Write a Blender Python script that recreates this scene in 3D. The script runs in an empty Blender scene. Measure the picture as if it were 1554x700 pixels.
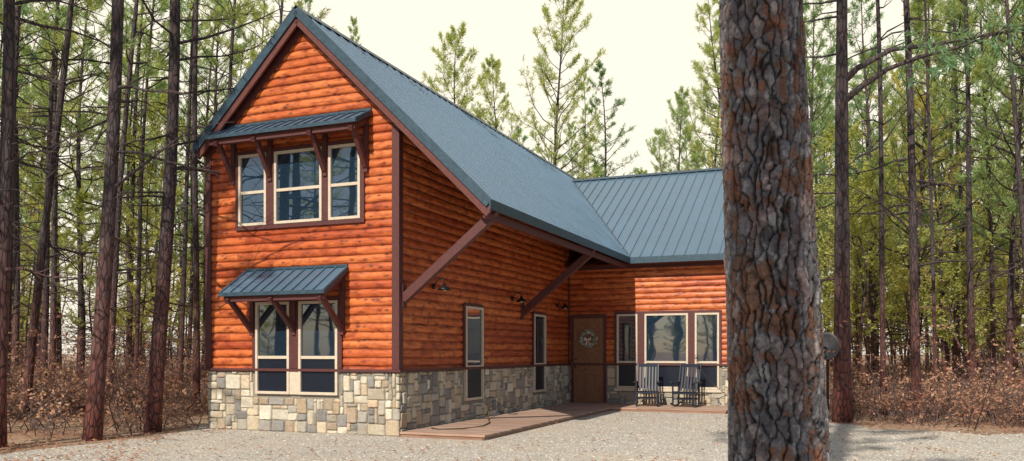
import bpy, bmesh, math, random
import numpy as np
from mathutils import Vector, Matrix, kdtree, noise
R=random.Random(7); NR=np.random.RandomState(7)
scene=bpy.context.scene
col=scene.collection
# ---------------------------------------------------------------- materials
class NT:
    def __init__(s,name):
        s.m=bpy.data.materials.new(name); s.m.use_nodes=True
        s.t=s.m.node_tree; s.n=s.t.nodes; s.l=s.t.links
        s.b=s.n['Principled BSDF']; s.out=s.n['Material Output']
    def new(s,typ): return s.n.new(typ)
    def set(s,sock,v):
        if isinstance(v,bpy.types.NodeSocket): s.l.new(v,sock)
        else: sock.default_value=v
    def coord(s,kind='Object'):
        return s.n.new('ShaderNodeTexCoord').outputs[kind]
    def mapping(s,v,scale=(1,1,1),loc=(0,0,0)):
        n=s.n.new('ShaderNodeMapping'); s.l.new(v,n.inputs['Vector'])
        n.inputs['Scale'].default_value=scale; n.inputs['Location'].default_value=loc
        return n.outputs[0]
    def noise(s,v,scale=5,detail=3,rough=.5,dist=0):
        n=s.n.new('ShaderNodeTexNoise'); s.l.new(v,n.inputs['Vector'])
        n.inputs['Scale'].default_value=scale; n.inputs['Detail'].default_value=detail
        n.inputs['Roughness'].default_value=rough; n.inputs['Distortion'].default_value=dist
        return n.outputs['Fac']
    def voro(s,v,scale=5,feature='F1',out='Distance'):
        n=s.n.new('ShaderNodeTexVoronoi'); n.feature=feature; s.l.new(v,n.inputs['Vector'])
        n.inputs['Scale'].default_value=scale
        return n.outputs[out]
    def ramp(s,f,stops):
        n=s.n.new('ShaderNodeValToRGB'); s.l.new(f,n.inputs[0]); e=n.color_ramp.elements
        while len(e)<len(stops): e.new(.5)
        for i,(p,c) in enumerate(stops):
            e[i].position=p; e[i].color=(c if len(c)==4 else (*c,1)) if hasattr(c,'__len__') else (c,c,c,1)
        return n.outputs[0]
    def mix(s,f,a,b,mode='MIX'):
        n=s.n.new('ShaderNodeMix'); n.data_type='RGBA'; n.blend_type=mode
        s.set(n.inputs[0],f)
        for i,v in ((6,a),(7,b)):
            if isinstance(v,tuple) and len(v)==3: v=(*v,1)
            s.set(n.inputs[i],v)
        return n.outputs[2]
    def math(s,op,a,b=0.0):
        n=s.n.new('ShaderNodeMath'); n.operation=op; s.set(n.inputs[0],a); s.set(n.inputs[1],b); return n.outputs[0]
    def attr(s,name):
        n=s.n.new('ShaderNodeAttribute'); n.attribute_name=name; return n.outputs['Color']
    def rand(s): return s.n.new('ShaderNodeObjectInfo').outputs['Random']
    def col(s,c):
        if isinstance(c,tuple) and len(c)==3: c=(*c,1)
        s.set(s.b.inputs['Base Color'],c)
    def rough(s,v): s.set(s.b.inputs['Roughness'],v)
    def bump(s,h,strength=.5,dist=.01):
        n=s.n.new('ShaderNodeBump'); s.l.new(h,n.inputs['Height']); n.inputs['Strength'].default_value=strength
        n.inputs['Distance'].default_value=dist; s.l.new(n.outputs[0],s.b.inputs['Normal'])

CH=.166
def m_siding():
    m=NT('log_siding'); c=m.coord()
    sx=m.new('ShaderNodeSeparateXYZ'); m.l.new(c,sx.inputs[0])
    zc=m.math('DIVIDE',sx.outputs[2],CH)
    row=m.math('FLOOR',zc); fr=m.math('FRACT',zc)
    al=m.math('ADD',sx.outputs[0],sx.outputs[1])
    wn=m.new('ShaderNodeTexWhiteNoise'); wn.noise_dimensions='1D'; m.l.new(row,wn.inputs['W'])
    plank=m.math('FLOOR',m.math('ADD',m.math('DIVIDE',al,2.9),wn.outputs[0]))
    wn2=m.new('ShaderNodeTexWhiteNoise'); wn2.noise_dimensions='2D'
    cb=m.new('ShaderNodeCombineXYZ'); m.l.new(row,cb.inputs[0]); m.l.new(plank,cb.inputs[1]); m.l.new(cb.outputs[0],wn2.inputs[0])
    base=m.ramp(wn2.outputs[0],[(0,(.50,.10,.028)),(.5,(.68,.175,.045)),(1,(.80,.25,.07))])
    gr=m.noise(m.mapping(c,(1.6,1.6,34)),1.0,5,.6,.6)
    base=m.mix(m.ramp(gr,[(.3,0),(.75,1)]),m.mix(1.0,base,(.62,.46,.40),'MULTIPLY'),base)
    pat=m.noise(m.mapping(c,(1.5,1.5,4.0)),2.4,4,.65)
    base=m.mix(m.ramp(pat,[(.36,.85),(.55,0)]),base,m.mix(1.0,base,(.5,.33,.36),'MULTIPLY'))
    pat2=m.noise(m.mapping(c,(1.0,1.0,2.0),(4,2,7)),1.1,3,.6)
    base=m.mix(m.ramp(pat2,[(.5,0),(.7,.6)]),base,m.mix(1.0,base,(1.12,1.35,1.45),'MULTIPLY'))
    kn=m.voro(m.mapping(c,(2.4,2.4,5.4)),1.7)
    base=m.mix(m.ramp(kn,[(.06,.95),(.17,.4),(.32,0)]),base,(.06,.018,.014))
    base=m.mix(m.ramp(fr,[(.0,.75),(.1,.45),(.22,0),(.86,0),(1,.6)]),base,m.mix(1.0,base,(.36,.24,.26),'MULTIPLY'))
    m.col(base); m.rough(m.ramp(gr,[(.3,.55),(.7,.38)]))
    m.bump(gr,.6,.006); return m.m
def m_trim(name='stained_trim',a=(.06,.018,.02),b=(.115,.03,.028)):
    m=NT(name); c=m.coord(); g=m.noise(m.mapping(c,(3,3,3)),6,5,.65,.5)
    m.col(m.ramp(g,[(.3,a),(.7,b)])); m.rough(.6); m.bump(g,.4,.004); return m.m
def m_stone():
    m=NT('field_stone'); c=m.coord(); a=m.attr('Col')
    g=m.noise(c,14,6,.65); g2=m.noise(c,4,3,.5)
    k=m.mix(m.ramp(g,[(.3,.6),(.6,0)]),a,m.mix(1.0,a,(.58,.52,.46),'MULTIPLY'))
    k=m.mix(m.ramp(g2,[(.5,0),(.75,.5)]),k,m.mix(1.0,k,(.9,.73,.53),'MULTIPLY'))
    m.col(k); m.rough(.88); m.bump(g,.9,.015); return m.m
def m_mortar():
    m=NT('mortar'); g=m.noise(m.coord(),30,4); m.col(m.ramp(g,[(.3,(.2,.18,.15)),(.7,(.3,.27,.23))])); m.rough(.95); m.bump(g,.5,.006); return m.m
def m_metal():
    m=NT('painted_metal_roof'); c=m.coord(); g=m.noise(c,1.3,4,.6); g2=m.noise(c,22,3)
    k=m.ramp(g,[(.3,(.07,.13,.2)),(.7,(.098,.175,.26))])
    m.col(m.mix(m.ramp(g2,[(.45,0),(.8,.35)]),k,(.17,.24,.31))); m.rough(m.ramp(g,[(.3,.3),(.7,.45)])); m.b.inputs['Metallic'].default_value=.15
    m.bump(g,.25,.03); return m.m
def simple(name,c,r=.6,metal=0.,var=.25,sc=12,bump=.15):
    m=NT(name); g=m.noise(m.coord(),sc,4,.6)
    a=tuple(x*(1-var) for x in c); b=tuple(min(1,x*(1+var)) for x in c)
    m.col(m.ramp(g,[(.3,a),(.7,b)])); m.rough(r); m.b.inputs['Metallic'].default_value=metal
    if bump: m.bump(g,bump,.005)
    return m.m
def m_glass(name,base,r=.02,sp=1.):
    m=NT(name); c=m.coord(); g=m.noise(c,.9,2,.5); m.col(m.mix(g,base,tuple(x*1.8 for x in base)))
    m.rough(r); m.b.inputs['IOR'].default_value=1.9; m.b.inputs['Specular IOR Level'].default_value=sp
    m.bump(m.noise(c,1.6,1,.4),.10,.02); return m.m
def m_deck():
    m=NT('deck_boards'); c=m.coord(); g=m.noise(m.mapping(c,(1,14,14)),2,4,.6); a=m.attr('Col')
    m.col(m.mix(m.ramp(g,[(.3,.7),(.7,0)]),a,m.mix(1.0,a,(.5,.42,.4),'MULTIPLY'))); m.rough(.8); m.bump(g,.4,.005); return m.m
def m_bark(name,big=False):
    m=NT(name); c=m.coord()
    if big:
        a=m.attr('Col'); g=m.noise(c,46,6,.7); g2=m.noise(m.mapping(c,(1,1,.45)),5,4,.6)
        k=m.mix(m.ramp(g2,[(.48,0),(.7,.7)]),a,m.mix(1.0,a,(1.5,.85,.62),'MULTIPLY'))
        k=m.mix(m.ramp(g,[(.36,.8),(.58,0)]),k,m.mix(1.0,k,(.4,.4,.44),'MULTIPLY'))
        m.col(k); m.rough(.93); lay=m.noise(m.mapping(c,(1,1,1.8)),75,5,.75)
        m.bump(m.math('ADD',g,lay),1.0,.008); return m.m
    d=m.noise(c,6,3,.6)
    v=m.voro(m.mapping(c,(1,1,.3)),12,'DISTANCE_TO_EDGE'); g=m.noise(m.mapping(c,(1,1,.3)),16,5,.7)
    h=m.math('MULTIPLY',m.ramp(v,[(0,0.2),(.14,1)]),m.math('ADD',g,.3))
    k=m.ramp(h,[(.15,(.018,.016,.021)),(.5,(.052,.043,.049)),(.95,(.1,.083,.088))])
    k=m.mix(m.ramp(d,[(.4,0),(.7,.6)]),k,m.mix(1.0,k,(1.4,.85,.65),'MULTIPLY'))
    s=m.new('ShaderNodeSeparateXYZ'); m.l.new(c,s.inputs[0])
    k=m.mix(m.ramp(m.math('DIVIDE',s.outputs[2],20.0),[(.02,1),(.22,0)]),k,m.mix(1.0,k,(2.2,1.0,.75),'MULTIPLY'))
    r=m.rand(); k=m.mix(m.math('MULTIPLY',r,.6),k,m.mix(1.0,k,(.5,.5,.58),'MULTIPLY'))
    m.col(k); m.rough(.92); m.bump(h,.9,.02); return m.m
def m_leaf(name,cols,transl=.45):
    m=NT(name); c=m.coord('Object'); g=m.noise(c,.55,2,.5); g2=m.noise(c,5,2)
    r=m.rand(); f=m.math('ADD',m.math('MULTIPLY',g,.45),m.math('ADD',m.math('MULTIPLY',r,.5),m.math('MULTIPLY',g2,.2)))
    k=m.ramp(f,[(.25,cols[0]),(.55,cols[1]),(.9,cols[2])])
    m.col(k); m.rough(.6)
    tr=m.new('ShaderNodeBsdfTranslucent'); m.l.new(m.mix(1.0,k,(1.35,1.35,.9),'MULTIPLY'),tr.inputs[0])
    ms=m.new('ShaderNodeMixShader'); ms.inputs[0].default_value=transl
    m.l.new(m.b.outputs[0],ms.inputs[1]); m.l.new(tr.outputs[0],ms.inputs[2]); m.l.new(ms.outputs[0],m.out.inputs[0]); return m.m
def m_forestfloor():
    m=NT('forest_floor'); c=m.coord(); a=m.noise(c,.35,5,.6); b=m.noise(c,9,6,.7); d=m.voro(c,26)
    k=m.ramp(b,[(.3,(.12,.065,.045)),(.5,(.30,.17,.11)),(.7,(.46,.30,.2))])
    k=m.mix(m.ramp(a,[(.42,0),(.62,.75)]),k,(.48,.37,.26)); k=m.mix(m.ramp(d,[(.1,.4),(.35,0)]),k,(.07,.04,.025))
    m.col(k); m.rough(.95); m.bump(b,1.0,.05); return m.m
def m_gravel():
    m=NT('gravel'); c=m.coord()
    v=m.voro(c,34,'F1','Color'); vd=m.voro(c,34); big=m.noise(c,.45,5,.6); mid=m.noise(c,3.2,5,.7)
    bw=m.new('ShaderNodeRGBToBW'); m.l.new(v,bw.inputs[0])
    k=m.ramp(bw.outputs[0],[(.1,(.36,.33,.3)),(.45,(.57,.535,.48)),(.9,(.74,.7,.64))])
    k=m.mix(m.ramp(vd,[(.3,0),(.65,.55)]),k,(.24,.21,.18))
    k=m.mix(m.ramp(mid,[(.45,0),(.7,.5)]),k,m.mix(1.0,k,(.76,.66,.56),'MULTIPLY'))
    k=m.mix(m.ramp(big,[(.5,.0),(.66,.4)]),k,(.56,.45,.33))
    m.col(k); m.rough(.95); m.bump(m.math('SUBTRACT',m.math('MULTIPLY',mid,1.5),vd),.6,.012); return m.m

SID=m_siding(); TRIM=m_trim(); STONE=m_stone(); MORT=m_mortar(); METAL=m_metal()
FASC=simple('roof_edge_trim',(.04,.075,.11),.45,.2)
SOFF=m_trim('soffit_boards',(.08,.022,.02),(.14,.038,.03))
WFR=simple('window_frame_vinyl',(.58,.5,.4),.5,0,.1)
GL=m_glass('window_glass',(.008,.02,.036)); GL2=m_glass('window_screen',(.006,.009,.018),.3,.2)
DOOR=m_trim('wood_door',(.15,.06,.03),(.32,.15,.08)); DECK=m_deck()
BLK=simple('dark_metal',(.02,.02,.022),.4,.5); CHM=simple('navy_chair_paint',(.01,.016,.036),.5,0)
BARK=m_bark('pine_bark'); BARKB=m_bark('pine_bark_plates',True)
NEED=m_leaf('pine_needles',[(.15,.31,.19),(.31,.42,.16),(.50,.53,.18)],.5)
YNEED=m_leaf('young_foliage',[(.36,.42,.12),(.54,.54,.18),(.68,.6,.24)],.5)
DEADL=m_leaf('dry_leaves',[(.26,.12,.08),(.46,.24,.16),(.6,.4,.28)],.3)
TWIG=simple('twigs',(.10,.065,.06),.9,0)
# ---------------------------------------------------------------- mesh builder
class MB:
    def __init__(s,mats): s.v=[];s.f=[];s.mi=[];s.c=[];s.mats=mats;s.sm=[]
    def add(s,vs,fs,mat=0,c=(1,1,1),smooth=False):
        o=len(s.v); s.v+= [tuple(x) for x in vs]; mi=s.mats.index(mat) if not isinstance(mat,int) else mat
        for f in fs: s.f.append([o+i for i in f]); s.mi.append(mi); s.c.append(c); s.sm.append(smooth)
    def hexa(s,p,mat=0,c=(1,1,1)):
        s.add(p,[(0,1,2,3),(7,6,5,4),(0,4,5,1),(1,5,6,2),(2,6,7,3),(3,7,4,0)],mat,c)
    def box(s,x0,x1,y0,y1,z0,z1,mat=0,c=(1,1,1)):
        s.hexa([(x0,y0,z0),(x1,y0,z0),(x1,y1,z0),(x0,y1,z0),(x0,y0,z1),(x1,y0,z1),(x1,y1,z1),(x0,y1,z1)],mat,c)
    def fbox(s,F,a0,a1,b0,b1,c0,c1,mat=0,c=(1,1,1)):
        s.hexa([F(a0,b0,c0),F(a1,b0,c0),F(a1,b1,c0),F(a0,b1,c0),F(a0,b0,c1),F(a1,b0,c1),F(a1,b1,c1),F(a0,b1,c1)],mat,c)
    def beam(s,p,q,w,h,mat=0,up=(0,0,1),c=(1,1,1)):
        p=Vector(p);q=Vector(q);d=(q-p).normalized();u=Vector(up);sd=d.cross(u)
        if sd.length<1e-3: sd=d.cross(Vector((1,0,0)))
        sd.normalize();u=sd.cross(d).normalized();a=sd*w/2;b=u*h/2
        s.hexa([p-a-b,p+a-b,p+a+b,p-a+b,q-a-b,q+a-b,q+a+b,q-a+b],mat,c)
    def tube(s,pts,rs,n=8,mat=0,smooth=True,cap=True):
        P=[Vector(p) for p in pts];vs=[];fs=[]
        ref=Vector((0.13,.99,.05))
        for i,p in enumerate(P):
            d=(P[min(i+1,len(P)-1)]-P[max(i-1,0)]).normalized()
            a=d.cross(ref)
            if a.length<.1:a=d.cross(Vector((1,0,0)))
            a.normalize();b=d.cross(a)
            for k in range(n):
                t=2*math.pi*k/n; vs.append(p+(a*math.cos(t)+b*math.sin(t))*rs[i])
        for i in range(len(P)-1):
            for k in range(n):
                fs.append((i*n+k,i*n+(k+1)%n,(i+1)*n+(k+1)%n,(i+1)*n+k))
        if cap: fs.append(tuple(range(n))[::-1]); fs.append(tuple((len(P)-1)*n+k for k in range(n)))
        s.add(vs,fs,mat,smooth=smooth)
    def prism(s,poly,dz,mat=0,matb=None):
        n=len(poly);top=[Vector(p) for p in poly];bot=[p-Vector((0,0,dz)) for p in top]
        s.add(top+bot,[tuple(range(n))]+[(i,(i+1)%n,n+(i+1)%n,n+i) for i in range(n)],mat)
        s.add(bot,[tuple(range(n))[::-1]],mat if matb is None else matb)
    def mesh(s,name,color=False):
        me=bpy.data.meshes.new(name); me.from_pydata(s.v,[],s.f)
        for m in s.mats: me.materials.append(m)
        me.polygons.foreach_set('material_index',s.mi); me.polygons.foreach_set('use_smooth',s.sm)
        if color:
            ca=me.color_attributes.new('Col','FLOAT_COLOR','CORNER'); arr=[]
            for f,c in zip(s.f,s.c): arr+=[c[0],c[1],c[2],1.0]*len(f)
            ca.data.foreach_set('color',arr)
        me.update(); return me
    def obj(s,name,parent=None,color=False,bevel=0,recalc=False):
        me=s.mesh(name,color)
        if recalc:
            bm=bmesh.new();bm.from_mesh(me);bmesh.ops.recalc_face_normals(bm,faces=bm.faces);bm.to_mesh(me);bm.free()
        o=bpy.data.objects.new(name,me); col.objects.link(o)
        if parent: o.parent=parent
        if bevel:
            b=o.modifiers.new('bev','BEVEL'); b.width=bevel; b.segments=2; b.limit_method='ANGLE'
        return o
def empty(name,loc=(0,0,0),rz=0):
    e=bpy.data.objects.new(name,None); e.location=loc; e.rotation_euler=(0,0,rz); col.objects.link(e); return e
# ---------------------------------------------------------------- house
TH=math.radians(-22.3)
house=empty('wooden_cabin_house',(-2.17,16,0),TH)
def W(u,s,z=0):
    c,si=math.cos(TH),math.sin(TH); return (-2.17+u*c-s*si,16+u*si+s*c,z)
WL=-4.54; AX=-2.142; AZ=8.39; SL=.979; EU=2.017; EL=-4.68; EZ=AZ-SL*(EU-AX); SE=9.7; SR=15.7; ZR=7.95; UR=-1.69; SB=21.7; WU=4.80; WE=5.12
def zr(u): return AZ-SL*abs(u-AX)
Ff=lambda a,b,c:(WL+a,-c,b)
Fs=lambda a,b,c:(c,a,b)
Fw=lambda a,b,c:(a,10.2-c,b)
ST=1.22
def siding(mb,F,a0,a1,z0,z1,top=None):
    prof=[(0,.002),(.010,.018),(.032,.033),(.08,.040),(.125,.034),(.153,.018)]
    k0=int(z0/CH); k=k0; prev=None
    while k*CH<z1:
        for (pz,pd) in prof:
            z=k*CH+pz
            if z<z0-.02 or z>z1: continue
            lo,hi=(a0,a1) if top is None else top(z)
            if hi-lo<.05: prev=None; continue
            n=max(2,int((a1-a0)/.12)); row=[]
            for i in range(n+1):
                a=lo+(hi-lo)*i/n
                w1=noise.noise(Vector((a*2.2,k*7.3,a1)));w2=noise.noise(Vector((a*5.,k*3.1+9,a1)))
                jz=(w1*.020+w2*.014) if pd<.025 else w1*.006
                jd=w2*.006
                if i in(0,n): jz=0
                row.append(F(a,z+jz,max(.002,pd+jd)))
            o=len(mb.v); mb.v+=row
            if prev is not None and prev[1]==n:
                p=prev[0]
                for i in range(n): mb.f.append([p+i,p+i+1,o+i+1,o+i]); mb.mi.append(0); mb.c.append((1,1,1)); mb.sm.append(True)
            prev=(o,n)
        k+=1
core=MB([SOFF])
def wallpoly(pts,y0,y1,axis):
    n=len(pts); v=[]
    for y in (y0,y1):
        for (a,z) in pts: v.append((a,y,z) if axis=='y' else (y,a,z))
    core.add(v,[tuple(range(n)),tuple(range(n,2*n))[::-1]]+[(i,(i+1)%n,n+(i+1)%n,n+i) for i in range(n)],0)
wallpoly([(WL,0),(0,0),(0,zr(0)-.2),(AX,AZ-.2),(WL,zr(WL)-.2)],0,21.2,'y')
wallpoly([(10.2,0),(21.2,0),(21.2,4.1),(SR,ZR-.25),(10.2,4.3)],0.01,WU,'x')
core.obj('wall_core',house)
sd=MB([SID])
def top_front(z):
    h=AZ-.22-z
    lo=max(WL,AX-h/SL); hi=min(0,AX+h/SL); return (lo-WL,hi-WL)
siding(sd,Ff,0,-WL,ST,AZ-.22,top_front)
siding(sd,Fs,0,10.2,ST,zr(0)-.17)
siding(sd,Fw,0,WU,ST,4.25)
Fr=lambda a,b,c:(WU+c,10.2+a,b)
def top_r(z):
    if z<4.1: return (0,11)
    h=(ZR-.25-z)/.605; return (max(0,5.5-h),min(11,5.5+h))
siding(sd,Fr,0,11,ST,ZR-.3,top_r)
Fl=lambda a,b,c:(WL-c,a,b)
siding(sd,Fl,0,21.2,ST,zr(WL)-.2)
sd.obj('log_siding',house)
st=MB([STONE,MORT])
PAL=[(.56,.50,.40),(.62,.57,.47),(.45,.41,.34),(.36,.34,.30),(.52,.42,.31),(.31,.30,.29),(.64,.60,.51),(.42,.34,.26),(.24,.235,.23),(.57,.53,.45),(.58,.5,.38)]
def stones(F,L,H,blocked,a0=0.):
    cs=.078; nx=int(round(L/cs)); nz=int(round(H/.077)); cz=H/nz; cx=L/nx
    occ=np.zeros((nx,nz),bool)
    for i in range(nx):
        for j in range(nz):
            a=a0+(i+.5)*cx; z=(j+.5)*cz
            for (b0,b1,c0,c1) in blocked:
                if b0-.02<a<b1+.02 and c0-.02<z<c1+.02: occ[i,j]=True
    for j in range(nz):
        for i in range(nx):
            if occ[i,j]: continue
            w=R.choice([1,2,2,3,3,3,4,5]); h=R.choice([1,2,2,3,3,4])
            if w==1: h=max(h,2)
            w=min(w,nx-i);h=min(h,nz-j)
            ww=0
            while ww<w and not occ[i+ww,j]: ww+=1
            w=ww
            while h>1 and occ[i:i+w,j:j+h].any(): h-=1
            occ[i:i+w,j:j+h]=True
            g=.007; x0=a0+i*cx+g;x1=a0+(i+w)*cx-g;z0=j*cz+g;z1=(j+h)*cz-g
            jt=lambda s:R.uniform(-s,s)
            cr=[(x0+jt(.010),z0+jt(.010)),(x1+jt(.010),z0+jt(.010)),(x1+jt(.010),z1+jt(.010)),(x0+jt(.010),z1+jt(.010))]
            pts=[]
            for k in range(4):
                p=cr[k];q=cr[(k+1)%4];f=min(.3,.022/max(.05,math.dist(p,q)))
                pts.append((p[0]+(q[0]-p[0])*f,p[1]+(q[1]-p[1])*f)); 
                m=(.5*(p[0]+q[0])+jt(.005),.5*(p[1]+q[1])+jt(.005)); pts.append(m)
                pts.append((p[0]+(q[0]-p[0])*(1-f),p[1]+(q[1]-p[1])*(1-f)))
            cxm=(x0+x1)/2;czm=(z0+z1)/2; d=R.uniform(.045,.080); n=len(pts); vs=[]
            tx=jt(.014);tz=jt(.014)
            for (sc,dd) in ((1,.0),(1,d*.72),(None,d)):
                for (x,z) in pts:
                    if sc is None:
                        lx=max(.02,(x1-x0));lz=max(.02,z1-z0)
                        x=cxm+(x-cxm)*(1-.035/lx);z=czm+(z-czm)*(1-.035/lz); dd2=dd+tx*(x-cxm)/lx+tz*(z-czm)/lz+jt(.003)
                    else: dd2=dd
                    vs.append(F(x,z,dd2))
            vs.append(F(cxm,czm,d+jt(.006)))
            fs=[]
            for r in range(2):
                for k in range(n): fs.append((r*n+k,r*n+(k+1)%n,(r+1)*n+(k+1)%n,(r+1)*n+k))
            for k in range(n): fs.append((2*n+k,2*n+(k+1)%n,3*n))
            c=R.choice(PAL);b=R.uniform(.8,1.15);c=tuple(x*b for x in c)
            st.add(vs,fs,0,c)
fw_lo=(WL*-1-3.274-.04, WL*-1-1.298+.04)
winF=(fw_lo[0],fw_lo[1],.72,2.66)
winS=[(2.77,3.83,.50,2.66),(7.03,8.05,.50,2.66)]
winW=(1.45,4.56,.50,2.80); doorW=(.12,1.22,0,2.74)
stones(Ff,-WL+.06,ST,[winF],0); stones(Fs,10.14,ST,winS,0.0); stones(Fw,WU-.06,ST,[doorW,winW],.06); stones(Fr,10,ST,[],0); stones(Fl,21,ST,[],0)
for F,L in((Ff,-WL),(Fs,10.2),(Fw,WU),(Fr,11),(Fl,21)): st.fbox(F,0,L,.0,ST-.004,.002,.032,MORT)
st.obj('stone_base',house,color=True)
tr=MB([TRIM])
tr.fbox(Ff,-.10,-WL+.0,ST,ST+.055,.0,.105); tr.fbox(Fs,-.105,10.14,ST,ST+.055,.0,.105)
tr.fbox(Fw,.11,WU+.1,ST,ST+.055,0,.103)
tr.fbox(Ff,-.06,.09,ST+.055,zr(WL)-.2,.0,.062)
tr.fbox(Ff,-WL-.10,-WL+.06,ST+.055,zr(0)-.33,.0,.06); tr.fbox(Fs,-.058,.10,ST+.055,zr(0)-.2,.0,.059)
tr.fbox(Fw,WU-.1,WU+.05,ST+.055,4.08,.0,.06); tr.fbox(Fs,10.06,10.15,ST+.055,4.2,.037,.06)
tr.fbox(Fs,.1,10.1,zr(0)-.42,zr(0)-.22,.02,.055)
tr.fbox(Fw,.05,WU,4.06,4.2,.02,.056)
for sg in (-1,1):
    ue=WL if sg<0 else 0.0
    tr.beam((AX,-.05,AZ-.32),(ue,-.05,zr(ue)-.32),.05,.13,0)
tr.obj('trim_boards',house,recalc=True,bevel=.006)
wi=MB([WFR,GL,GL2,TRIM])
def sash(F,a0,a1,b0,b1,split=None,dp=.095,fw=.055):
    wi.fbox(F,a0,a0+fw,b0,b1,.03,dp,0); wi.fbox(F,a1-fw,a1,b0,b1,.03,dp,0)
    wi.fbox(F,a0+fw,a1-fw,b0,b0+fw,.03,dp,0); wi.fbox(F,a0+fw,a1-fw,b1-fw,b1,.03,dp,0)
    if split:
        wi.fbox(F,a0+fw,a1-fw,split-.03,split+.03,.03,dp-.012,0)
        wi.fbox(F,a0+fw,a1-fw,b0+fw,split-.03,.03,.052,GL2 if b0<2 else GL)
        wi.fbox(F,a0+fw,a1-fw,split+.03,b1-fw,.03,.058,GL)
    else: wi.fbox(F,a0+fw,a1-fw,b0+fw,b1-fw,.03,.058,GL)
def group(F,items,b0,b1,split,trim=True,tw=.085):
    a0=min(i[0] for i in items);a1=max(i[1] for i in items)
    for (x,y) in items: sash(F,x,y,b0,b1,split)
    it=sorted(items)
    for (p,q) in zip(it[:-1],it[1:]): wi.fbox(F,p[1]+.002,q[0]-.002,b0,b1,.02,.082,TRIM)
    if trim:
        wi.fbox(F,a0-tw,a0-.002,b0-tw,b1+tw,.02,.08,TRIM); wi.fbox(F,a1+.002,a1+tw,b0-tw,b1+tw,.02,.08,TRIM)
        wi.fbox(F,a0-.002,a1+.002,b1+.002,b1+tw,.02,.078,TRIM); wi.fbox(F,a0-.002,a1+.002,b0-tw,b0-.002,.02,.084,TRIM)
T=lambda t:-WL-t
group(Ff,[(T(3.71),T(3.008)),(T(2.812),T(1.667)),(T(1.512),T(.786))],4.19,5.65,4.87)
lowF=[(T(3.274),T(2.44)),(T(2.216),T(1.298))]
for (x,y) in lowF: sash(Ff,x,y,.76,2.62,1.5,.1)
wi.fbox(Ff,lowF[0][1]+.002,lowF[1][0]-.002,1.28,2.62,.02,.085,TRIM); wi.fbox(Ff,lowF[0][1]+.002,lowF[1][0]-.002,.76,1.27,.02,.085,WFR)
wi.fbox(Ff,lowF[0][0]-.09,lowF[0][0]-.002,1.28,2.7,.02,.08,TRIM); wi.fbox(Ff,lowF[1][1]+.002,lowF[1][1]+.09,1.28,2.7,.02,.08,TRIM)
wi.fbox(Ff,lowF[0][0],lowF[1][1],2.622,2.7,.02,.082,TRIM)
for (a,b,c,d) in winS:
    sash(Fs,a+.06,b-.06,c+.03,d-.03,1.28,.1)
    wi.fbox(Fs,a,a+.058,1.28,d,.02,.085,TRIM);wi.fbox(Fs,b-.058,b,1.28,d,.02,.085,TRIM);wi.fbox(Fs,a+.058,b-.058,d-.028,d+.04,.02,.083,TRIM)
group(Fw,[(1.53,2.15),(2.36,3.62),(3.81,4.49)],.56,2.72,1.32,False)
wi.fbox(Fw,1.45,1.528,1.28,2.8,.02,.08,TRIM);wi.fbox(Fw,4.492,4.56,1.28,2.8,.02,.08,TRIM);wi.fbox(Fw,1.528,4.492,2.722,2.8,.02,.078,TRIM);wi.fbox(Fw,1.45,4.56,.47,.556,.02,.11,WFR)
wi.obj('windows',house,recalc=True,bevel=.004)
dm=MB([DOOR,TRIM,BLK])
dm.fbox(Fw,.12,.2,.1,2.74,.0,.1,TRIM);dm.fbox(Fw,1.12,1.2,.1,2.74,.0,.1,TRIM);dm.fbox(Fw,.2,1.12,2.62,2.74,.0,.098,TRIM)
dm.fbox(Fw,.202,1.118,.11,2.618,.01,.05,DOOR)
for a in (.202,.63-.05,1.02): dm.fbox(Fw,a,a+.098,.11,2.618,.05,.085,DOOR)
for z in (.11,.95,1.5,2.5): dm.fbox(Fw,.3,.58,z,z+.117,.05,.084,DOOR);dm.fbox(Fw,.68,1.02,z,z+.117,.05,.084,DOOR)
dm.tube([Fw(.27,1.15,.07),Fw(.27,1.15,.13),Fw(.27,1.25,.14)],[.025,.02,.012],8,BLK)
dm.tube([Fw(.27,1.4,.07),Fw(.27,1.4,.1)],[.03,.03],10,BLK)
dm.obj('front_door',house,recalc=True,bevel=.005)
wr=MB([simple('wreath_leaves',(.5,.5,.46),.8,0,.4),simple('wreath_green',(.16,.2,.13),.8,0,.4),simple('ribbon',(.65,.6,.55),.6)])
for i in range(420):
    t=R.uniform(0,2*math.pi);r=.21+R.gauss(0,.028);c=Vector((.66+r*math.cos(t),2.0+r*math.sin(t),.10+R.uniform(0,.05)))
    d=Vector((-math.sin(t)+R.uniform(-.8,.8),math.cos(t)+R.uniform(-.8,.8),R.uniform(-.3,.6))).normalized()*.055
    n=Vector((R.uniform(-1,1),R.uniform(-1,1),R.uniform(-1,1))).cross(d).normalized()*.014
    wr.add([Fw(*(c-n)),Fw(*(c+n)),Fw(*(c+d+n*.6)),Fw(*(c+d-n*.6))],[(0,1,2,3)],R.choice([0,0,1]))
for sx in(-1,1):
    wr.add([Fw(.66,1.99,.15),Fw(.66+sx*.1,2.06,.17),Fw(.66+sx*.11,1.94,.15)],[(0,1,2)],2)
    wr.add([Fw(.66,1.99,.15),Fw(.66+sx*.03,1.99,.16),Fw(.66+sx*.08,1.8,.14),Fw(.66+sx*.045,1.8,.14)],[(0,1,2,3)],2)
wr.obj('door_wreath',house)
rf=MB([METAL,FASC,SOFF])
SF=-.25
def pm(u,s,dz=0): return (u,s,zr(u)+dz)
ZRr=zr(UR)
def slab(poly):
    rf.prism(poly,.035,METAL,METAL); rf.prism([(p[0],p[1],p[2]-.037) for p in poly],.11,SOFF)
slab([pm(AX,SF),pm(EU,SF),pm(EU,SE),(UR,SR,ZRr),(AX,SR,AZ)])
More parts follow.
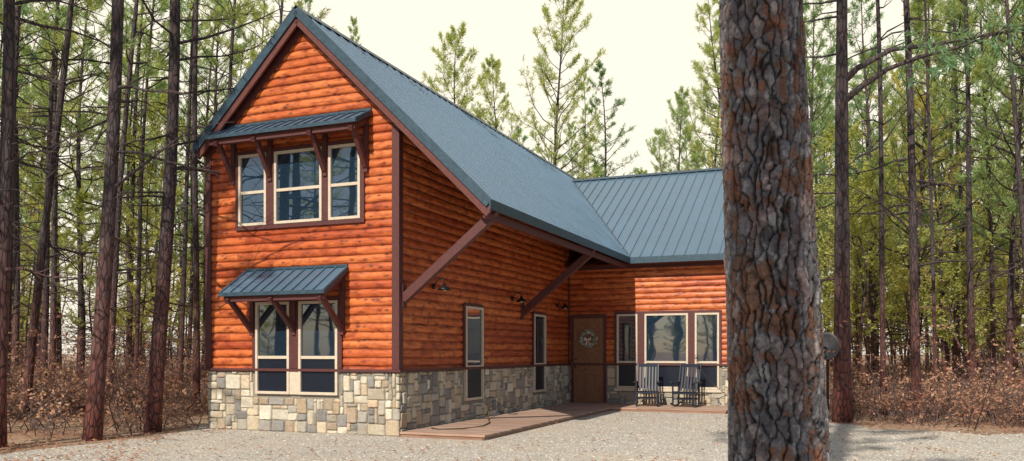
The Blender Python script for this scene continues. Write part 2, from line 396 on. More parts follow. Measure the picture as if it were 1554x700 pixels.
slab([(AX,SR+.001,AZ),(UR,SR+.001,ZRr),(EU,SB,EZ),(AX,SB,AZ)])
slab([pm(AX,SF),pm(AX,SB),pm(EL,SB),pm(EL,SF)])
slab([(EU,SE,EZ),(WE,SE,EZ),(WE,SR,ZRr),(UR,SR,ZRr)]); slab([(UR,SR,ZRr),(WE,SR,ZRr),(WE,SB,EZ),(EU,SB,EZ)])
def rib(p,q,h=.03,w=.028):
    rf.beam((p[0],p[1],p[2]+h/2),(q[0],q[1],q[2]+h/2),w,h,METAL)
s=SF+.3
while s<SB-.1:
    ue=EU
    if s>SE:
        k=(s-SE)/(SR-SE) if s<SR else (SB-s)/(SB-SR); ue=EU+(UR-EU)*max(0,min(1,k))
    rib(pm(AX,s),pm(ue,s)); rib(pm(AX,s),pm(EL,s)); s+=.33
u=UR+.15
while u<WE:
    s0=SE if u>EU else SE+(EU-u)/(EU-UR)*(SR-SE)
    z0=EZ+(s0-SE)/(SR-SE)*(ZRr-EZ)
    rib((u,s0,z0),(u,SR,ZRr)); u+=.32
def edge(p,q,h=.2,w=.03,dz=-.075,mat=FASC): rf.beam((p[0],p[1],p[2]+dz),(q[0],q[1],q[2]+dz),w,h,mat)
edge((AX,SF-.018,AZ+.02),(EU,SF-.018,EZ+.02),.17); edge((AX,SF-.018,AZ+.02),(EL,SF-.018,zr(EL)+.02),.17)
rf.beam((AX,SF+.03,AZ-.23),(EU-.02,SF+.03,EZ-.23),.05,.15,SOFF); rf.beam((AX,SF+.03,AZ-.23),(EL+.02,SF+.03,zr(EL)-.23),.05,.15,SOFF)
edge((EU+.018,SF-.03,EZ),(EU+.018,SE,EZ),.18); edge((EL-.018,SF-.03,zr(EL)),(EL-.018,SB,zr(EL)),.18)
edge((EU,SE-.018,EZ),(WE+.03,SE-.018,EZ),.18)
edge((WE+.018,SE,EZ+.01),(WE+.018,SR,ZRr+.01),.18); edge((WE+.018,SR,ZRr+.01),(WE+.018,SB,EZ+.01),.18)
for sx in (-1,1):
    rf.add([(AX,SF-.03,AZ+.05),(AX,SB,AZ+.05),(AX+sx*.16,SB,AZ+.05-.16*SL),(AX+sx*.16,SF-.03,AZ+.05-.16*SL)],[(0,1,2,3)],FASC)
    rf.add([(UR-.2,SR,ZRr+.055),(WE+.02,SR,ZRr+.055),(WE+.02,SR+sx*.18,ZRr+.055-.11),(UR-.0,SR+sx*.18,ZRr+.055-.11)],[(0,1,2,3)],FASC)
rf.beam((EU,SE,EZ+.012),(UR,SR,ZRr+.012),.22,.012,FASC)
rf.add([(.05,SE,EZ-.17),(WE,SE,EZ-.17),(WE,10.2,EZ-.17),(.05,10.2,EZ-.17)],[(0,1,2,3)],SOFF)
rf.obj('metal_roof',house,recalc=False)
br=MB([TRIM])
for s0 in (.14,6.3):
    br.beam((.05,s0,2.62),(EU-.14,s0,EZ-.24),.15,.17)
    br.beam((.05,s0,zr(.05)-.24),(EU-.06,s0,EZ-.22),.15,.17)
    br.fbox(Fs,s0-.075,s0+.075,2.45,2.9,.03,.075)
br.beam((EU-.12,SF+.06,EZ-.235),(EU-.12,SE,EZ-.235),.09,.14)
s=.9
while s<9.6:
    if abs(s-6.3)>.3: br.beam((.06,s,zr(.06)-.20),(EU-.2,s,zr(EU-.2)-.20),.05,.11)
    s+=.6
br.obj('roof_braces',house,recalc=True,bevel=.008)
def awning(name,t0,t1,zb,zf,p,brk,foot,bp):
    a=MB([METAL,TRIM,FASC,SOFF]); a0=T(t1);a1=T(t0)
    top=[Ff(a0,zb,.04),Ff(a1,zb,.04),Ff(a1,zf,p),Ff(a0,zf,p)]
    a.prism(top,.025,METAL); a.prism([(q[0],q[1],q[2]-.027) for q in top],.03,SOFF)
    n=int((a1-a0)/.23)
    for i in range(n+1):
        x=a0+.015+(a1-a0-.03)*i/n; q0=Ff(x,zb+.014,.04);q1=Ff(x,zf+.014,p+.005); a.beam(q0,q1,.025,.03,METAL)
    a.beam(Ff(a0-.01,zf-.025,p+.012),Ff(a1+.01,zf-.025,p+.012),.02,.075,FASC)
    for x in (a0-.012,a1+.012): a.beam(Ff(x,zb-.03,.05),Ff(x,zf-.03,p),.02,.085,FASC)
    a.beam(Ff(a0,zb+.02,.05),Ff(a1,zb+.02,.05),.06,.05,FASC)
    a.beam(Ff(a0+.05,zf-.11,p-.10),Ff(a1-.05,zf-.11,p-.10),.09,.11,TRIM)
    a.beam(Ff(a0+.05,zb-.12,.075),Ff(a1-.05,zb-.12,.075),.07,.12,TRIM)
    for t in brk:
        x=T(t)
        a.beam(Ff(x,foot+.05,.10),Ff(x,zf-.15,p-.12),.085,.1,TRIM)
        a.beam(Ff(x,zb-.19,.09),Ff(x,zf-.17,p+.0),.085,.09,TRIM)
        a.fbox(Ff,x-.045,x+.045,foot-.06,zb-.2,.03,.115,TRIM)
    a.obj(name,house,recalc=True,bevel=.004)
awning('upper_awning',.55,4.10,6.25,5.95,.62,[3.84,2.91,1.59,.66],5.12,0)
awning('lower_awning',1.085,3.53,3.27,2.76,.84,[3.36,2.33,1.2],2.0,0)
bl=MB([BLK,WFR])
for s0 in (1.37,5.63,9.05):
    z=2.95
    bl.tube([Fs(s0,z,.035),Fs(s0,z,.06)],[.06,.055],12,BLK)
    bl.tube([Fs(s0,z,.06),Fs(s0,z+.12,.12),Fs(s0,z+.16,.2),Fs(s0,z+.12,.27),Fs(s0,z+.05,.29)],[.012]*5,6,BLK)
    bl.tube([Fs(s0,z+.06,.29),Fs(s0,z+.0,.29),Fs(s0,z-.03,.29),Fs(s0,z-.08,.29)],[.03,.04,.10,.14],16,BLK)
    bl.tube([Fs(s0,z-.04,.29),Fs(s0,z-.1,.29)],[.03,.035],10,WFR)
bl.obj('wall_lamps',house)
dk=MB([DECK]); 
def dcol():
    b=R.uniform(.75,1.2); return tuple(x*b for x in R.choice([(.44,.29,.22),(.48,.34,.27),(.41,.30,.25),(.52,.38,.3)]))
s=-.12
while s<8.2: dk.box(.11,1.86,s,s+.135,.062+R.uniform(0,.004),.10+R.uniform(0,.004),0,dcol()); s+=.142
s2=s
while s<10.05: 
    dk.box(.11,2.6,s,s+.135,.062,.10+R.uniform(0,.004),0,dcol()); dk.box(2.603,4.95,s,s+.135,.062,.10+R.uniform(0,.004),0,dcol()); s+=.142
dk.box(.11,1.84,-.10,-.06,-.02,.06,0,(.3,.18,.13)); dk.box(1.80,1.845,-.1,s2,-.02,.06,0,(.3,.19,.14)); dk.box(1.845,4.93,s2+.01,s2+.05,-.02,.06,0,(.33,.2,.14)); dk.box(4.89,4.93,s2+.05,10.1,-.02,.06,0,(.3,.18,.13))
dko=dk.obj('wooden_walkway',None,color=True,bevel=.004); dko.location=(-2.17,16,0); dko.rotation_euler=(0,0,TH)
# garden hose lying by the wall
ho=MB([simple('hose_rubber',(.10,.06,.03),.5)])
hp=[Vector((.14,3.9,.52)),Vector((.2,3.8,.36)),Vector((.35,3.4,.2)),Vector((.6,2.9,.125)),Vector((.9,2.3,.12)),Vector((1.1,1.5,.12)),Vector((1.0,.8,.12)),Vector((.6,.5,.12)),Vector((.35,.7,.12))]
ho.tube(hp,[.012]*len(hp),7,0); hoo=ho.obj('garden_hose'); hoo.location=(-2.17,16,0); hoo.rotation_euler=(0,0,TH)
def rocker():
    m=MB([CHM]); w=.29
    for sx in(-1,1):
        pts=[]
        for i in range(11):
            a=-.55+1.1*i/10; pts.append((sx*w,.02+a*.82,.03+ .95*(1-math.cos(a))*.55))
        for i in range(10): m.beam(pts[i],pts[i+1],.035,.045)
        m.beam((sx*w,-.24,.08),(sx*w,-.25,.66),.04,.045); m.beam((sx*w,.24,.08),(sx*w*.98,.30,.5),.04,.045)
        m.beam((sx*w*.98,.22,.40),(sx*w*.98,.46,1.16),.04,.05)
        m.beam((sx*(w+.02),-.33,.665),(sx*(w+.02),.33,.665),.09,.03)
        m.beam((sx*w,-.25,.2),(sx*w,.26,.22),.03,.03); m.beam((sx*w,-.25,.38),(sx*w,.26,.37),.03,.06)
    for i in range(7):
        y=-.27+i*.083; m.beam((-w+.0,y,.42-i*.006),(w,y,.42-i*.006),.07,.022)
    for i in range(6):
        x=-.215+i*.086; m.beam((x,.25,.42),(x,.475,1.13),.06,.018)
    m.beam((-w-.02,.465,1.12),(w+.02,.465,1.12),.035,.09);m.beam((-w,.3,.52),(w,.3,.52),.03,.06)
    m.beam((-w,-.25,.22),(w,-.25,.22),.03,.03);m.beam((-w,.25,.22),(w,.25,.22),.03,.03);m.beam((-w,-.27,.38),(w,-.27,.38),.03,.06)
    return m.mesh('rocking_chair')
rme=rocker()
for i,(u,s0,rz) in enumerate(((2.66,9.15,.16),(3.74,9.15,-.12))):
    o=bpy.data.objects.new('rocking_chair',rme); col.objects.link(o); o.location=W(u,s0,.112); o.rotation_euler=(0,0,TH+rz)
    b=o.modifiers.new('b','BEVEL'); b.width=.006
sdm=MB([simple('dish_grey',(.06,.06,.07),.5),BLK])
sdm.tube([(0,0,0),(0,0,1.55),(0,-.06,1.66)],[.03,.03,.025],10,1)
vs=[];fs=[]
for i in range(7):
    r=.29*i/6
    for k in range(24):
        t=2*math.pi*k/24; vs.append((r*math.cos(t),-.14+r*r*-.9,1.72+r*1.08*math.sin(t)+r*r*.3))
for i in range(6):
    for k in range(24): fs.append((i*24+k,i*24+(k+1)%24,(i+1)*24+(k+1)%24,(i+1)*24+k))
sdm.add(vs,fs,0,smooth=True); sdm.beam((0,-.1,1.45),(0,-.5,1.62),.02,.03,1); sdm.tube([(0,-.5,1.62),(0,-.44,1.7)],[.04,.05],8,1); sdm.beam((0,0,1.6),(0,-.14,1.7),.06,.1,1)
o=sdm.obj('satellite_dish'); o.location=(7.2,19.2,0); o.rotation_euler=(0,0,-.5)
sm=o.modifiers.new('s','SOLIDIFY'); sm.thickness=.006
# ---------------------------------------------------------------- ground
g=MB([m_forestfloor()]); N=90; G=[]
def gz(x,y):
    d=math.hypot(x,y-18); k=min(1,max(0,(d-26)/20)); return k*(noise.noise(Vector((x*.03,y*.03,0)))*1.0+noise.noise(Vector((x*.12,y*.12,3)))*.2)
xs=[math.copysign(abs(t)**2.2*500,t) for t in np.linspace(-1,1,N)]
for y in xs:
    for x in xs: G.append((x,y+15,gz(x,y+15)))
g.add(G,[(j*N+i,j*N+i+1,(j+1)*N+i+1,(j+1)*N+i) for j in range(N-1) for i in range(N-1)],0,smooth=True)
g.obj('ground')
edgep=[(-10,-30),(-10,6),(-8.6,11.6),(-7.9,13.4),(-6.9,15.6),(-6.6,18.2),(-5.5,22),(-2,27),(4,29),(7,24),(6.9,19.5),(7.6,17.6),(9.5,16.6),(12,16.3),(16,15.6),(22,14.5),(24,-30)]
poly=[]
for i in range(len(edgep)):
    p=Vector(edgep[i]).to_3d();q=Vector(edgep[(i+1)%len(edgep)]).to_3d(); n=max(1,int((q-p).length/.2))
    for k in range(n):
        w=p.lerp(q,k/n); e=noise.noise(Vector((w.x*.9,w.y*.9,1)))*.5+noise.noise(Vector((w.x*3,w.y*3,5)))*.2
        poly.append((w.x+e,w.y+e,.004))
gm=MB([m_gravel()]); gm.add(poly,[tuple(range(len(poly)))],0); gm.obj('gravel_driveway')
mm=NT('gravel_pebbles'); mm.col(mm.attr('Col')); mm.rough(.95); gs=MB([mm.m])
octf=[(0,1,2),(0,2,3),(0,3,4),(0,4,1),(5,2,1),(5,3,2),(5,4,3),(5,1,4)]
def inpoly(x,y,P=edgep):
    c=False;j=len(P)-1
    for i in range(len(P)):
        xi,yi=P[i];xj,yj=P[j]
        if (yi>y)!=(yj>y) and x<(xj-xi)*(y-yi)/(yj-yi)+xi: c=not c
        j=i
    return c
def inhouse(x,y,m=0.):
    c,si=math.cos(TH),math.sin(TH);dx=x+2.17;dy=y-16;u=dx*c+dy*si;s=-dx*si+dy*c
    return (WL-m<u<.1+m and -m<s<22+m) or (0<u<5+m and 10-m<s<22+m) , (0<u<1.9 and -.15<s<10) or (1.8<u<5 and 8.1<s<10.2)
cnt=0
while cnt<15000:
    y=10.5+R.random()**1.4*14; x=R.uniform(-.68,.68)*y
    if not inpoly(x,y): continue
    a,b=inhouse(x,y)
    if a or b: continue
    r=R.uniform(.008,.021)*(1.4 if R.random()<.06 else 1); cc=R.uniform(.25,.68); t=R.uniform(0,1)
    vs=[(x,y,r*.9)]+[(x+r*1.2*R.uniform(.7,1.2)*math.cos(t+k*1.57),y+r*1.2*R.uniform(.7,1.2)*math.sin(t+k*1.57),r*R.uniform(.2,.5)) for k in range(4)]+[(x,y,-r*.3)]
    gs.add(vs,octf,0,(cc,cc*.95,cc*.87)); cnt+=1
gs.obj('gravel_stones',color=True)
# ---------------------------------------------------------------- trees
def needles(C,D,n,ln,w,spread,along,rs):
    M=len(C); C=np.repeat(C,n,0); D=np.repeat(D,n,0); K=M*n
    d=D+rs.normal(0,spread,(K,3)); d/=np.linalg.norm(d,axis=1)[:,None]
    base=C+D*(rs.uniform(-along,0,(K,1)))
    s=np.cross(d,rs.normal(0,1,(K,3))); s/=np.linalg.norm(s,axis=1)[:,None]
    L=ln*rs.uniform(.6,1.2,(K,1)); tip=base+d*L; mid=base+d*L*.45
    return np.stack([base,mid+s*w,tip,mid-s*w],1).reshape(-1,3)
def make_tree(name,seed,H,r0,cb,maxlen,nb,ncl,nn,ln,w,leafmat,dead=14,spread=.75,along=.25,bend=.25,segs=16,ns=9,extra=None,upt=.25,shape=.7,lo=.55):
    rr=random.Random(seed); rs=np.random.RandomState(seed); m=MB([BARK,leafmat,TWIG])
    ph=rr.uniform(0,6);ph2=rr.uniform(0,6)
    def sp(z): f=z/H; return Vector((bend*math.sin(f*5.2+ph)*f,bend*math.sin(f*6.1+ph2)*f,z))
    def rad(z):
        f=z/H; return r0*((1-f)**.8*.92+.04)+r0*.22*math.exp(-z*4)
    pts=[sp(H*(i/segs)**1.15) for i in range(segs+1)]; pts[0].z=-.3
    m.tube(pts,[rad(max(0,p.z))*rr.uniform(.95,1.05) for p in pts],ns,0)
    C=[];D=[]
    def branch(z,az,L,el,live):
        p=sp(z); d=Vector((math.cos(az)*math.cos(el),math.sin(az)*math.cos(el),math.sin(el)))
        r=max(.008,min(rad(z)*.5,.012+L*.010)); P=[p];n=4
        for i in range(n):
            d=(d+Vector((rr.gauss(0,.15),rr.gauss(0,.15),(upt*.5 if live else -.02)+rr.gauss(0,.15)))).normalized(); P.append(P[-1]+d*L/n)
        m.tube(P,[r*(1-.8*i/n) for i in range(n+1)],4,0,cap=False)
        if live:
            for k in range(ncl):
                u=rr.uniform(.28,1.0)**.75; i=min(n-1,int(u*n)); q=P[i].lerp(P[i+1],u*n-i); dd=(P[i+1]-P[i]).normalized()
                side=dd.cross(Vector((0,0,1))).normalized()
                off=side*rr.uniform(-1,1)*L*.36*(1.25-u)+dd*rr.uniform(.05,.3)*L*.5+Vector((0,0,rr.uniform(-.12,.3)*L*.4))
                if k==0: q=P[-1];off=dd*.12
                e=q+off
                if off.length>.2: m.tube([q,e],[.008,.004],3,2,cap=False)
                C.append(e);D.append((off.normalized()*.8+Vector((0,0,.35))).normalized())
        elif L>.8:
            for k in range(3):
                i=rr.randint(1,3); q=P[i]; dd=(d+Vector((rr.gauss(0,.6),rr.gauss(0,.6),rr.gauss(0,.5)))).normalized(); m.tube([q,q+dd*L*.2+Vector((0,0,.05)),q+dd*L*.38],[.010,.007,.004],3,2,cap=False)
    for i in range(nb):
        f=(i+rr.random())/nb; z=cb+(H-cb)*f
        L=maxlen*((1-f)**shape)*(lo+(1-lo)*min(1,f*5))*rr.uniform(.5,1.2)+.25
        branch(min(z,H*.985),i*2.4+rr.uniform(-.4,.4),L,rr.uniform(-.05,.35)+f*.6,True)
    for i in range(dead):
        z=rr.uniform(max(1.5,cb*.3),cb+1); branch(z,rr.uniform(0,6.28),rr.uniform(.5,2.6),rr.uniform(-.3,.5),False)
    if extra: extra(m,C,D,sp,rr)
    nv=needles(np.array([tuple(c) for c in C]),np.array([tuple(c) for c in D]),nn,ln,w,spread,along,rs)
    me_v=np.concatenate([np.array([tuple(v) for v in m.v]),nv]); o=len(m.v); K=len(nv)//4
    F=m.f+[[o+4*i,o+4*i+1,o+4*i+2,o+4*i+3] for i in range(K)]
    me=bpy.data.meshes.new(name); me.from_pydata(me_v.tolist(),[],F)
    for x in m.mats: me.materials.append(x)
    me.polygons.foreach_set('material_index',m.mi+[1]*K); me.polygons.foreach_set('use_smooth',m.sm+[False]*K); me.update(); return me
TALL=[]
for i in range(6):
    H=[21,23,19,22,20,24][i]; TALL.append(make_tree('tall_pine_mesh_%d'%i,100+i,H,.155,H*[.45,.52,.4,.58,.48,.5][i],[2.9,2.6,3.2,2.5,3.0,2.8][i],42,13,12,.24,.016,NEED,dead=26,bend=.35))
WIDE=[make_tree('spreading_pine_mesh_%d'%i,150+i,[20,18,22][i],.16,[5.5,5,7][i],[4.6,4.2,4.4][i],58,20,13,.26,.017,NEED,dead=12,bend=.3,shape=.55,upt=.4,lo=.7) for i in range(3)]
YOUNG=[make_tree('young_pine_mesh_%d'%i,200+i,[8,10,6.5][i],.065,[1.8,2.6,1.2][i],[1.7,1.9,1.5][i],34,10,11,.21,.017,YNEED,dead=6) for i in range(3)]
LEAFY=[make_tree('sapling_mesh_%d'%i,300+i,[9,7,12][i],.055,[2.2,1.6,4][i],[2.6,2.2,3.2][i],38,14,9,.11,.034,YNEED,dead=5,spread=1.2,along=.45,upt=.5,shape=.45,bend=.6) for i in range(3)]
BARE=[make_tree('bare_sapling_mesh_%d'%i,330+i,[9,6][i],.045,[2.0,1.2][i],[2.2,1.8][i],26,4,2,.09,.03,DEADL,dead=22,spread=1.3,upt=.6,shape=.4,bend=.6) for i in range(2)]
def put(me,name,x,y,sc=1,sxy=None,rz=0,lx=0,ly=0,parent=None):
    o=bpy.data.objects.new(name,me); col.objects.link(o); sxy=sxy or sc
    o.scale=(sxy,sxy,sc); o.location=(x,y,gz(x,y)); 
    o.rotation_euler=(Matrix.Rotation(lx,4,'Y')@Matrix.Rotation(ly,4,'X')@Matrix.Rotation(rz,4,'Z')).to_euler()
    if parent: o.parent=parent
    return o
F_=1277.
def pxx(px,d): return (px-777)/F_*d
near=[(-5,14.2,.27,6,0),(140,15.3,.30,45,1),(231,16.9,.33,38,2),(298,23,.2,4,3),(38,20,.22,62,4),(272,30,.2,22,5),(165,26,.24,38,0),
 (78,30,.24,16,1),(205,33,.2,24,3),
 (1392,21,.24,-20,1),(1342,21.5,.16,-16,3),(1478,27,.24,-18,0),(1508,31,.2,-14,2),(1572,25,.2,-45,4),(1420,25,.12,-12,5)]
used=[]
for (px,d,wd,ln,vi) in near:
    x=pxx(px,d); used.append((x,d)); z=1.6+535/F_*d
    put(TALL[vi],'pine_tree',x,d,1.0,wd/.31,R.uniform(0,6.28),math.atan(ln/F_*d/z),R.uniform(-.01,.01))
for (x,y) in ((-11.3,8.2),(-13.4,9.5),(-12.6,4.5),(-15.5,7.),(-16,12)):
    used.append((x,y)); put(TALL[int(abs(x*3))%6],'pine_tree',x,y,1,1,R.uniform(0,6),.02,0)
def limb(m,C,D,sp,rr):
    for (z,pts) in ((7.75,[(.35,.0,.35),(1.1,-.1,.75),(2.0,-.1,.85),(3.2,-.2,1.05),(4.8,-.3,1.25)]),(7.3,[(.4,-.1,.35),(1.0,-.1,.75),(1.7,-.2,1.0),(2.6,-.1,1.25),(3.4,-.3,1.5)])):
        p=sp(z);P=[p]+[p+Vector(q) for q in pts]; m.tube(P,[.085,.07,.055,.045,.035,.015],8,0)
        for k in range(16):
            u=rr.uniform(.3,1)*5; i=min(4,int(u)); q=P[i].lerp(P[i+1],u-i); e=q+Vector((rr.uniform(-.3,.7),rr.uniform(-.7,.7),rr.uniform(-.9,.5)))
            m.tube([q,q.lerp(e,.5)+Vector((0,0,.08)),e],[.014,.009,.004],4,0,cap=False)
            for _ in range(2): C.append(e+Vector((rr.uniform(-.2,.2),rr.uniform(-.2,.2),rr.uniform(-.2,.2))));D.append((e-q).normalized())
FORK=make_tree('forked_pine_mesh',401,20,.205,9.5,3.0,44,13,12,.24,.016,NEED,dead=14,extra=limb,bend=.12)
put(FORK,'pine_tree',pxx(1278,19.3),19.3,1,1,0,0.002,0); used.append((pxx(1278,19.3),19.3))
sunh=Vector((-.398,-.917)).normalized()
SHADER_PINE=make_tree('added_shade_pine_mesh',402,21,.36,12.5,2.6,40,13,12,.24,.016,NEED,dead=6,bend=.0)
bx,by=1.53+sunh.x*8,5+sunh.y*8; put(SHADER_PINE,'pine_tree',bx,by,1,1,1.0,0,0); used.append((bx,by))  # unseen pine added behind the camera to cast shade on the foreground trunk
forest=empty('distant_forest')
for (px,d,s) in ((845,48,1.02),(770,60,1.0),(1035,58,.95),(690,52,1.05),(625,60,1.1),(895,66,.9),(735,76,1.1),(1085,50,.95),(560,66,1.1),(655,70,1.15),(980,80,.85),(805,85,1.1)):
    x=pxx(px,d); used.append((x,d)); put(WIDE[int(px)%3],'spreading_pine',x,d,s,s,R.uniform(0,6.28),R.gauss(0,.02),0,forest)
for (px,d,s) in ((1450,40,1),(1330,46,1),(1540,36,.9),(1260,55,1),(1500,55,1.1),(60,48,1),(250,52,1),(370,60,1.1),(1390,31,.85),(1530,27,.8),(120,36,.95),(330,40,1.0),(200,64,1.1),(20,62,1.1),(1420,62,1.1),(1220,44,.95)):
    x=pxx(px,d); used.append((x,d)); put(WIDE[int(px)%3],'spreading_pine',x,d,s,s,R.uniform(0,6.28),R.gauss(0,.02),0,forest)
def okpos(x,y,md,cor=True):
    a,b=inhouse(x,y,3.0)
    if a or b: return False
    if inpoly(x,y) : return False
    for (ux,uy) in used:
        if (ux-x)**2+(uy-y)**2<md*md: return False
    for (hx,hy) in ((-4,17),(4,23)):
        dx,dy=x-hx,y-hy; k=dx*sunh.x+dy*sunh.y; c=abs(dx*sunh.y-dy*sunh.x)
        if 0<k<36 and c<7: return False
    if y<20 and abs(x)<9: return False
    return True
n=0;tries=0
while n<125 and tries<9000:
    tries+=1
    d=R.uniform(24,46) if n<34 else R.uniform(40,85)
    x=R.uniform(-.76,.76)*d; y=d
    if not okpos(x,y,2.8 if d<45 else 3.4): continue
    pxp=777+x/y*F_
    if 915<pxp<1010 and R.random()<.92: continue
    if 60<pxp<140 and R.random()<.6: continue
    if 440<pxp<1110 and (y<50 or R.random()<.3): continue
    used.append((x,y)); n+=1
    lean=(.03 if x<-4 else -.02)+R.gauss(0,.02)
    put(TALL[R.randrange(6)],'pine',x,y,R.uniform(.8,1.05),R.uniform(.7,1.1),R.uniform(0,6.28),lean,R.gauss(0,.015),forest)
n=0
while n<190:
    d=R.uniform(27,80); x=R.uniform(-.76,.8)*d
    if not okpos(x,d,1.1): continue
    pxp=777+x/d*F_
    if 330<pxp<1110: continue
    if pxp<330 and R.random()<.3: continue
    used.append((x,d)); n+=1
    put(R.choice(YOUNG+LEAFY+BARE+(LEAFY+LEAFY if x>0 else BARE)),'young_tree',x,d,R.uniform(.7,1.4),R.uniform(.9,1.4),R.uniform(0,6.28),R.gauss(0,.05),R.gauss(0,.05),forest)
n=0;tries=0
while n<100 and tries<9000:
    tries+=1
    a=R.uniform(math.pi*.8,math.pi*2.2) if n<55 else math.atan2(-.83,-.58)+R.gauss(0,.25); r=R.uniform(14,60) if n<55 else R.uniform(36,64); x=math.cos(a)*r;y=math.sin(a)*r+4
    if y>15 or (-10.5<x<24 and y>-26 and n<55): continue
    if not okpos(x,y,2.2) : 
        if n<55 or y>-24: continue
    used.append((x,y)); n+=1
    put(TALL[R.randrange(6)] if R.random()<.7 else R.choice(YOUNG),'pine',x,y,R.uniform(.8,1.1),R.uniform(.8,1.2),R.uniform(0,6.28),R.gauss(0,.02),R.gauss(0,.02),forest)
def brush(seed):
    rr=random.Random(seed);rs=np.random.RandomState(seed);m=MB([TWIG,DEADL]);C=[];D=[]
    for i in range(46):
        p=Vector((rr.gauss(0,.9),rr.gauss(0,.6),0));d=Vector((rr.gauss(0,.4),rr.gauss(0,.4),1)).normalized();P=[p];L=rr.uniform(.3,1.25)*(1.9 if rr.random()<.15 else 1)
        for k in range(4):
            d=(d+Vector((rr.gauss(0,.35),rr.gauss(0,.35),rr.gauss(-.05,.2)))).normalized();P.append(P[-1]+d*L/4)
            if k>0:
                e=P[-1]+Vector((rr.gauss(0,.2),rr.gauss(0,.2),rr.gauss(.08,.12)));m.tube([P[-1],e],[.005,.002],3,0,cap=False)
                if rr.random()<.6: C.append(e);D.append((e-P[-1]).normalized())
        m.tube(P,[.010,.008,.006,.005,.003],3,0,cap=False)
    nv=needles(np.array([tuple(c) for c in C]),np.array([tuple(c) for c in D]),7,.075,.02,1.2,.25,rs)
    o=len(m.v);K=len(nv)//4;me=bpy.data.meshes.new('brush')
    me.from_pydata([tuple(v) for v in m.v]+nv.tolist(),[],m.f+[[o+4*i+j for j in range(4)] for i in range(K)])
    for x in m.mats: me.materials.append(x)
    me.polygons.foreach_set('material_index',m.mi+[1]*K);me.update();return me
BR=[brush(i) for i in range(5)]
ub=empty('underbrush'); n=0
while n<290:
    d=17.5+R.random()**1.3*42; x=R.uniform(-.72,.72)*d
    a,b=inhouse(x,d,1.2)
    if a or b or inpoly(x,d): continue
    pxp=777+x/d*F_
    if 330<pxp<1090: continue
    if d<21 and R.random()<.75: continue
    if noise.noise(Vector((x*.25,d*.25,8)))<-.12: continue
    n+=1; s=R.uniform(.45,1.35)
    put(BR[n%5],'brush',x,d,s,s*1.1,R.uniform(0,6.28),0,0,ub)
fm=MB([DEADL])
for i in range(40000):
    y=12+R.random()**1.5*26; x=R.uniform(-.72,.75)*y
    ins=inpoly(x,y); a,b=inhouse(x,y,.05)
    nz_=noise.noise(Vector((x*.8,y*.8,2)))
    if a or b or (ins and R.random()>((.05 if x>-5.5 else .3)*(1+2.5*nz_))): continue
    t=R.uniform(0,6.28); l=R.uniform(.03,.09); w=l*R.uniform(.15,.5); z=.012+R.uniform(0,.03)
    c,s=math.cos(t),math.sin(t)
    fm.add([(x,y,z),(x+c*l/2-s*w,y+s*l/2+c*w,z+R.uniform(0,.03)),(x+c*l,y+s*l,z+R.uniform(-.005,.02)),(x+c*l/2+s*w,y+s*l/2-c*w,z+R.uniform(0,.02))],[(0,1,2,3)],0)
fm.obj('fallen_leaves')
# ---------------------------------------------------------------- foreground pine
NA,NZ=300,760; ZT=5.4; circ=2*math.pi*.26
kd_pts=[];pw,phh=.054,.105
na=int(circ/pw)
for j in range(-2,int(ZT/phh)+3):
    for i in range(na):
        a=(i+.5*(j%2)+R.uniform(-.5,.5))/na; z=(j+R.uniform(-.5,.5))*phh
        kd_pts.append((a%1,z,R.random()))
kd=kdtree.KDTree(len(kd_pts))
for i,(a,z,r) in enumerate(kd_pts): kd.insert((math.cos(2*math.pi*a)*.26/pw,math.sin(2*math.pi*a)*.26/pw,z/phh),i)
kd.balance()
V=[];CC=[]; nn_=noise.noise
def ss(a,b,x): t=min(1,max(0,(x-a)/(b-a))); return t*t*(3-2*t)
for j in range(NZ+1):
    z=-.1+(ZT+.1)*j/NZ
    r0=.236+(3.7-z)*.0175+.10*math.exp(-max(0,z)*4)
    for i in range(NA):
        a=2*math.pi*i/NA; ca,sa=math.cos(a),math.sin(a)
        q=Vector((ca*.26,sa*.26,z)); qa=Vector((q.x,q.y,z*.6))
        w1=nn_(qa*9)*.028+nn_(qa*24)*.015+nn_(qa*60)*.007; w2=nn_(q*8+Vector((5,5,5)))*.055+nn_(q*26+Vector((3,1,5)))*.032+nn_(q*60)*.012
        qq=((ca*.26-w1*sa)/pw,(sa*.26+w1*ca)/pw,(z+w2)/phh)
        res=kd.find_n(qq,2); A=res[0][0];B=res[1][0]; dd=(res[1][2]-res[0][2]); rid=kd_pts[res[0][1]][2]
        hx=math.hypot(A[0]-B[0],A[1]-B[1]); hz_=abs(A[2]-B[2]); vert=hx/(hx+hz_+1e-6)
        wid=.2+.22*nn_(qa*5)+.07
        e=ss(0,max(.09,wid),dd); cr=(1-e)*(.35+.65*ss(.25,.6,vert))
        fine=noise.fractal(qa*38,1.0,2.0,4)
        t1=nn_(Vector((q.x*16,q.y*16,z*10)))+.5*nn_(Vector((q.x*40,q.y*40,z*28)))
        terr=math.floor(t1*4)/4
        h=-cr*.024+rid*.008+terr*.0075+fine*.0022
        r=r0+h-.002; cx=-.031*(z-2.3)+.012*math.sin(z*1.3)
        V.append((cx+ca*r,sa*r,z))
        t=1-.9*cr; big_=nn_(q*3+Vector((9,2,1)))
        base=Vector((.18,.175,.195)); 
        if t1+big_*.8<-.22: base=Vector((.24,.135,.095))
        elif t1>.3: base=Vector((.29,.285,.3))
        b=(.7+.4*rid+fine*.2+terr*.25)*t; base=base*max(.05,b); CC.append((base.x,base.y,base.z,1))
Fc=[(j*NA+i,j*NA+(i+1)%NA,(j+1)*NA+(i+1)%NA,(j+1)*NA+i) for j in range(NZ) for i in range(NA)]
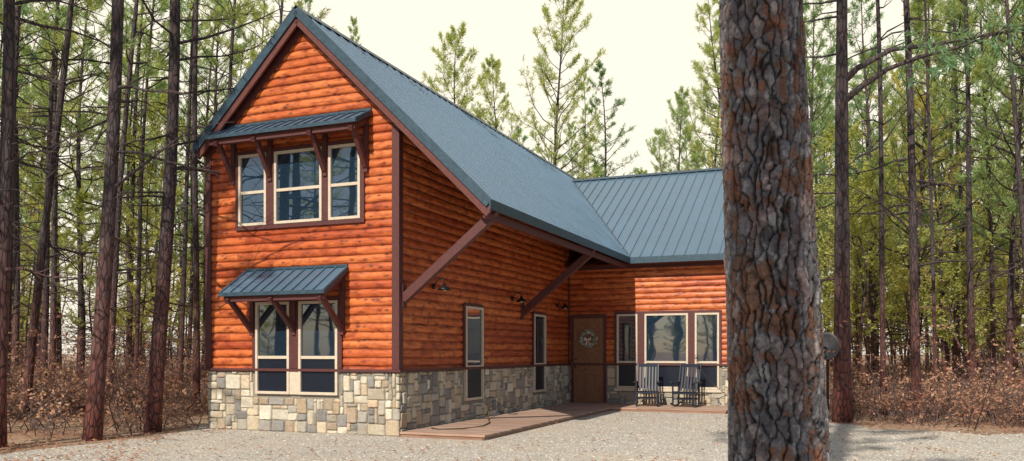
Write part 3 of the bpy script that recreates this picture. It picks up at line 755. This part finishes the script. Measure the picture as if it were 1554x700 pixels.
me=bpy.data.meshes.new('foreground_trunk'); me.from_pydata(V,[],Fc); me.materials.append(BARKB)
me.polygons.foreach_set('use_smooth',[True]*len(Fc))
ca_=me.color_attributes.new('Col','FLOAT_COLOR','POINT'); ca_.data.foreach_set('color',[x for c in CC for x in c]); me.update()
big=empty('pine_tree',(1.53,5.0,0))
tk=bpy.data.objects.new('trunk',me); col.objects.link(tk); tk.parent=big
up=make_tree('upper_crown_mesh',555,18,.2,7.5,3.0,40,13,12,.24,.015,NEED,dead=4,bend=.1)
uo=bpy.data.objects.new('crown',up); col.objects.link(uo); uo.parent=big; uo.location=(-.1,0,4.9)
# ---------------------------------------------------------------- light
EL_=math.radians(38); az=math.atan2(sunh.x,sunh.y)
sv=Vector((math.sin(az)*math.cos(EL_),math.cos(az)*math.cos(EL_),math.sin(EL_)))
L=bpy.data.lights.new('sun','SUN'); L.energy=5.0; L.angle=math.radians(.55); L.color=(1,.91,.76)
lo=bpy.data.objects.new('sun',L); col.objects.link(lo); lo.rotation_euler=sv.to_track_quat('Z','Y').to_euler()
w=bpy.data.worlds.new('World'); scene.world=w; w.use_nodes=True; nt=w.node_tree; bg=nt.nodes['Background']
sk=nt.nodes.new('ShaderNodeTexSky'); sk.sky_type='NISHITA'; sk.sun_disc=False; sk.sun_elevation=EL_; sk.sun_rotation=az%(2*math.pi)
sk.air_density=1.0; sk.dust_density=1.0; sk.ozone_density=1.5
tc=nt.nodes.new('ShaderNodeTexCoord'); dp=nt.nodes.new('ShaderNodeVectorMath'); dp.operation='DOT_PRODUCT'; nt.links.new(tc.outputs['Generated'],dp.inputs[0]); dp.inputs[1].default_value=(.0,.99,.15)
mr=nt.nodes.new('ShaderNodeMapRange'); nt.links.new(dp.outputs['Value'],mr.inputs[0]); mr.inputs[1].default_value=.1; mr.inputs[2].default_value=.8; mr.inputs[3].default_value=.04; mr.inputs[4].default_value=.95
mx=nt.nodes.new('ShaderNodeMix'); mx.data_type='RGBA'; nt.links.new(mr.outputs[0],mx.inputs[0]); nt.links.new(sk.outputs[0],mx.inputs[6]); mx.inputs[7].default_value=(12.9,12.0,9.9,1)
nt.links.new(mx.outputs[2],bg.inputs[0]); bg.inputs[1].default_value=.09
# ---------------------------------------------------------------- camera
cam=bpy.data.cameras.new('camera'); co=bpy.data.objects.new('camera',cam); col.objects.link(co)
co.location=(0,0,1.6); co.rotation_euler=(math.pi/2,0,0); cam.sensor_width=36; cam.lens=36*F_/1554; cam.shift_y=185/1554; cam.clip_end=2000
scene.camera=co
scene.view_settings.view_transform='Standard'; scene.view_settings.look='None'; scene.view_settings.exposure=0
print('OBJ',len(bpy.data.objects), 'sky')
